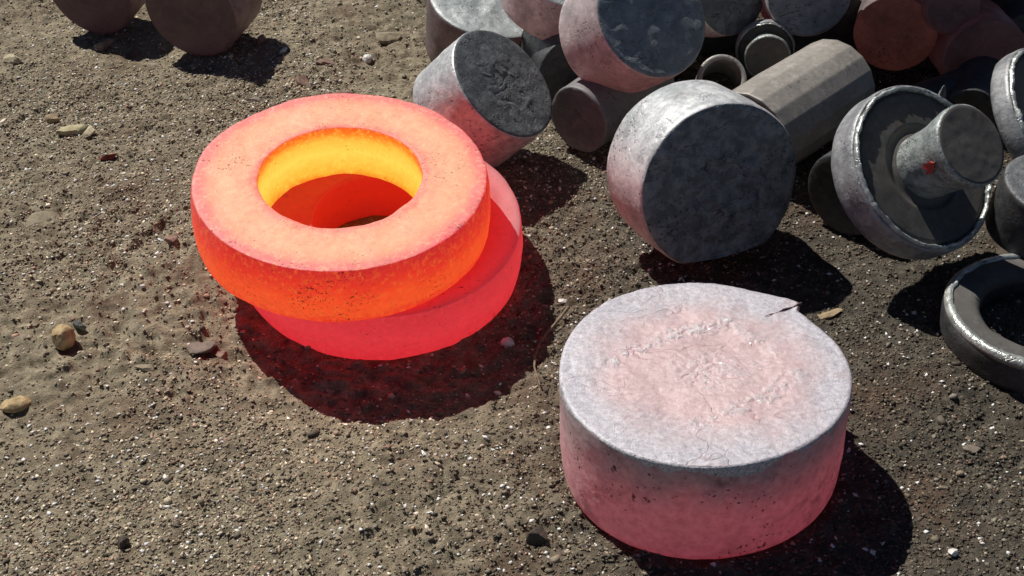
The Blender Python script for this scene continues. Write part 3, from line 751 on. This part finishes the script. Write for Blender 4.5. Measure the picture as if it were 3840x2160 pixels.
# flanged spindle pieces
FL_SIDE = mat_scale('flange_side', (.20, .205, .22), (.40, .41, .42), seed=13, rough=.45)
STUB = mat_scale('stub_scale', (.17, .19, .19), (.42, .46, .45), seed=14, rough=.45, bumpy=.9, patch=35)
t = NT('red_paint'); t.base((.46, .055, .045)); t.rough(.6); RED = t.m
def spindle(c, n, R, T, stub_len, stub_r, label, seed, with_stub=True):
    n = Vector(n).normalized()
    e = bpy.data.objects.new('flanged_spindle', None); link(e); orient(e, Vector(c) - n * T, n)
    e.empty_display_size = .05
    pr = [(0, 0, 0), (R * .92, 0, 0), (R * .985, .008, 0), (R, .018, 0), (R, T - .008, 0), (R * .992, T - .002, 0), (R * .975, T, 0), (R * .96, T - .001, 1), (R * .925, T - .004, 1), (R * .905, T - .0045, 1), (R * .89, T - .001, 1),
          (R * .50, T - .001, 1), (R * .49, T - .004, 1), (R * .41, T - .004, 1), (R * .40, T - .002, 1), (0, T - .002, 1)]
    lathe('flange', pr, [FL_SIDE, K_FACE], seg=140, step=.006, noise=((.0012, 14, seed), (.0006, 50, seed + 1)), parent=e)
    # ragged flash ridge round the face
    seg = 260; V, F = [], []
    rg = np.random.default_rng(seed)
    th = np.linspace(0, 2 * np.pi, seg, endpoint=False)
    cir = np.stack([np.cos(th), np.sin(th), np.zeros(seg)], -1)
    jag = .5 + .55 * vnoise(cir, 7, seed) + .35 * vnoise(cir, 26, seed + 1) + .12 * vnoise(cir, 60, seed + 2)
    for i in range(seg):
        h_ = .0030 + .0060 * max(0, jag[i]); w_ = R * (.018 + .022 * max(0, jag[(i * 3) % seg]))
        rc = R * .948 + R * .012 * vnoise(cir[i:i + 1], 11, seed + 2)[0]
        for rr, zz in ((rc - w_, T - .006), (rc - w_ * .7, T + h_ * .7), (rc, T + h_), (rc + w_ * .6, T + h_ * .5), (rc + w_, T - .005)):
            V.append((cir[i][0] * rr, cir[i][1] * rr, zz))
    for i in range(seg):
        for k in range(5): F.append((i * 5 + k, ((i + 1) % seg) * 5 + k, ((i + 1) % seg) * 5 + (k + 1) % 5, i * 5 + (k + 1) % 5))
    mesh_obj('flash_ridge', V, F, [S_EDGE], parent=e)['label'] = 'ragged bright flash ridge round the flange face'
    if with_stub:
        sr = stub_r
        pr = [(sr * .76, -.012, 0), (sr * .80, 0, 0), (sr * .83, stub_len * .3, 0), (sr * .86, stub_len * .55, 0), (sr * .95, stub_len * .76, 0), (sr, stub_len * .88, 0), (sr, stub_len - .003, 0),
              (sr - .003, stub_len, 1), (0, stub_len, 1)]
        s = lathe('stub_shaft', pr, [STUB, K_FACE], seg=96, step=.005, noise=((.0008, 24, seed + 7), (.0006, 80, seed + 8)), parent=e)
        s.location = (0, 0, T)
        return e, s
    return e, None
PAINT_A = 0.0
sp_n = (.42, -.585, .69)
sp, st = spindle((.695, 1.871, .200), sp_n, .147, .066, .112, .069, 'x', 201)
tag(sp, 'dark flanged spindle tilted up, a red paint mark on its protruding stub shaft', 'spindle')
sp2, _ = spindle((1.018, 2.11, .140), (.62, -.42, .66), .150, .045, .1, .06, 'x', 205)
tag(sp2, 'second flanged spindle with grey rim, next to the one with red paint', 'spindle')
dc = sp.matrix_world.inverted() @ cam.location; th0 = math.atan2(dc.y, dc.x) + PAINT_A
pv, pf = [], []
for (a_, z_) in [(-.05, .080), (.02, .088), (.14, .083), (.22, .070), (.20, .060), (.08, .068), (.02, .060), (-.06, .066)]:
    rr_ = .0700 * (.95 if z_ < .1 else 1.0) + .0012
    pv.append((math.cos(th0 + a_) * rr_, math.sin(th0 + a_) * rr_, z_))
pv += [(x * .96, y * .96, z) for x, y, z in pv]
pf = [tuple(range(8)), tuple(range(8, 16))[::-1]] + [(k, (k + 1) % 8, 8 + (k + 1) % 8, 8 + k) for k in range(8)]
pm_ = mesh_obj('paint_mark', pv, pf, [RED], parent=st, sm=False); pm_['label'] = 'small red paint mark on the stub shaft'
# small flange with a pale stub behind the biggest billet
sp3, _ = spindle((.560, 2.530, .105), (-.10, -.97, .12), .062, .03, .05, .048, 'x', 209)
tag(sp3, 'small flanged piece with short pale stub under the round grey billet face', 'spindle')
# tube end
TB = mat_scale('tube_scale', (.22, .22, .21), (.36, .36, .34), seed=15)
tb = lathe('steel_tube', [(.040, 0, 0), (.050, 0, 0), (.050, .12, 0), (.048, .122, 0), (.042, .122, 0), (.040, .12, 0), (.040, 0, 0)], [TB], seg=80, step=.01, closed=True, noise=((.0006, 30, 3),))
orient(tb, Vector((.455, 2.50, .03)), Vector((-.05, -.75, .62)))
tag(tb, 'short hollow tube end with thin lip behind the biggest dark billet', 'tube')
# disc lying on the ground at the right
rp = [(.098, 0, 0), (.148, 0, 0), (.152, .012, 0), (.153, .045, 0), (.150, .056, 0), (.144, .060, 1), (.108, .060, 1), (.100, .054, 1), (.098, .040, 0), (.098, 0, 0)]
dk = lathe('steel_ring', rp, [D_SIDE, K_FACE], seg=160, step=.006, closed=True, noise=((.0022, 16, 91), (.0012, 48, 92)))  # dark colours carry the flange's shadow on top and the shaded side
dk.location = (.853, 1.652, -.004); dk.scale = (1.05, 1.05, 1.0)
tag(dk, 'cold ring painted dark for shade, with bright ragged rim, lying on the grit below the spindles', 'ring')
V, F = [], []
seg = 260; th = np.linspace(0, 2 * np.pi, seg, endpoint=False)
cir = np.stack([np.cos(th), np.sin(th), np.zeros(seg)], -1); jag = vnoise(cir, 9, 77)
for i in range(seg):
    w_ = .010 + .003 * jag[i]
    for rr, zz in ((.151, .050), (.1525, .058), (.1475 - .0, .0645), (.150 - w_, .0655), (.148 - w_, .058)):
        V.append((cir[i][0] * rr, cir[i][1] * rr, zz))
for i in range(seg):
    for k in range(5): F.append((i * 5 + k, ((i + 1) % seg) * 5 + k, ((i + 1) % seg) * 5 + (k + 1) % 5, i * 5 + (k + 1) % 5))
mesh_obj('bright_rim', V, F, [S_EDGE], parent=dk)['label'] = 'bright ragged rim of the cold ring'  # ragged band in brighter metal along the upper outer edge
billet_obj((.925, 1.855, .160), (.10, -.14, 1), .092, .105, [D_SIDE, G_FACE2], 'small upright billet, blackened to stand in for shade, resting on the cold ring right of the tilted flange', 121, bev=.006)  # dark side colour stands in for the shadow lying here
oc = stone('steel_offcut', (.852, 2.275), (.036, .026, .15), G_FACE, 'narrow pale steel offcut sticking up behind the tilted flange', 61, .3, (.1, .1), .02, cat='offcut', cutr=(.45, .8))
# mostly added filler billets, black so the heap gaps read as shaded
for k, (c_, n_, R_, L_, lab) in enumerate([
        ((.160, 2.50, .085), (.2, -.95, .1), .085, .18, 'dark billet deep in the gap behind the cratered billet'),
        ((.330, 2.60, .075), (-.1, -.98, .0), .075, .16, 'dark filler billet added for shade under the large blue grey face'),
        ((.490, 2.74, .09), (.1, -.98, .1), .09, .16, 'dark filler billet added for shade under the rough pitted grey billet'),
        ((.730, 2.66, .085), (.0, -1, .05), .085, .16, 'dark filler billet added for shade behind the far end of the faceted bar'),
        ((.800, 2.31, .050), (-.8, -.5, .0), .05, .20, 'black filler bar standing in for shade between the faceted bar and the tilted flange'),
        ((.930, 2.30, .055), (-.4, -.9, .0), .055, .18, 'black filler billet standing in for shade low behind the tilted flange'),
        ((1.12, 2.50, .090), (-.1, -1, .0), .09, .16, 'dark filler billet added for shade at the edge of the heap beyond the maroon faces')]):
    billet_obj(c_, n_, R_, L_, [D_SIDE, D_SIDE], lab, 300 + k, bev=.004)
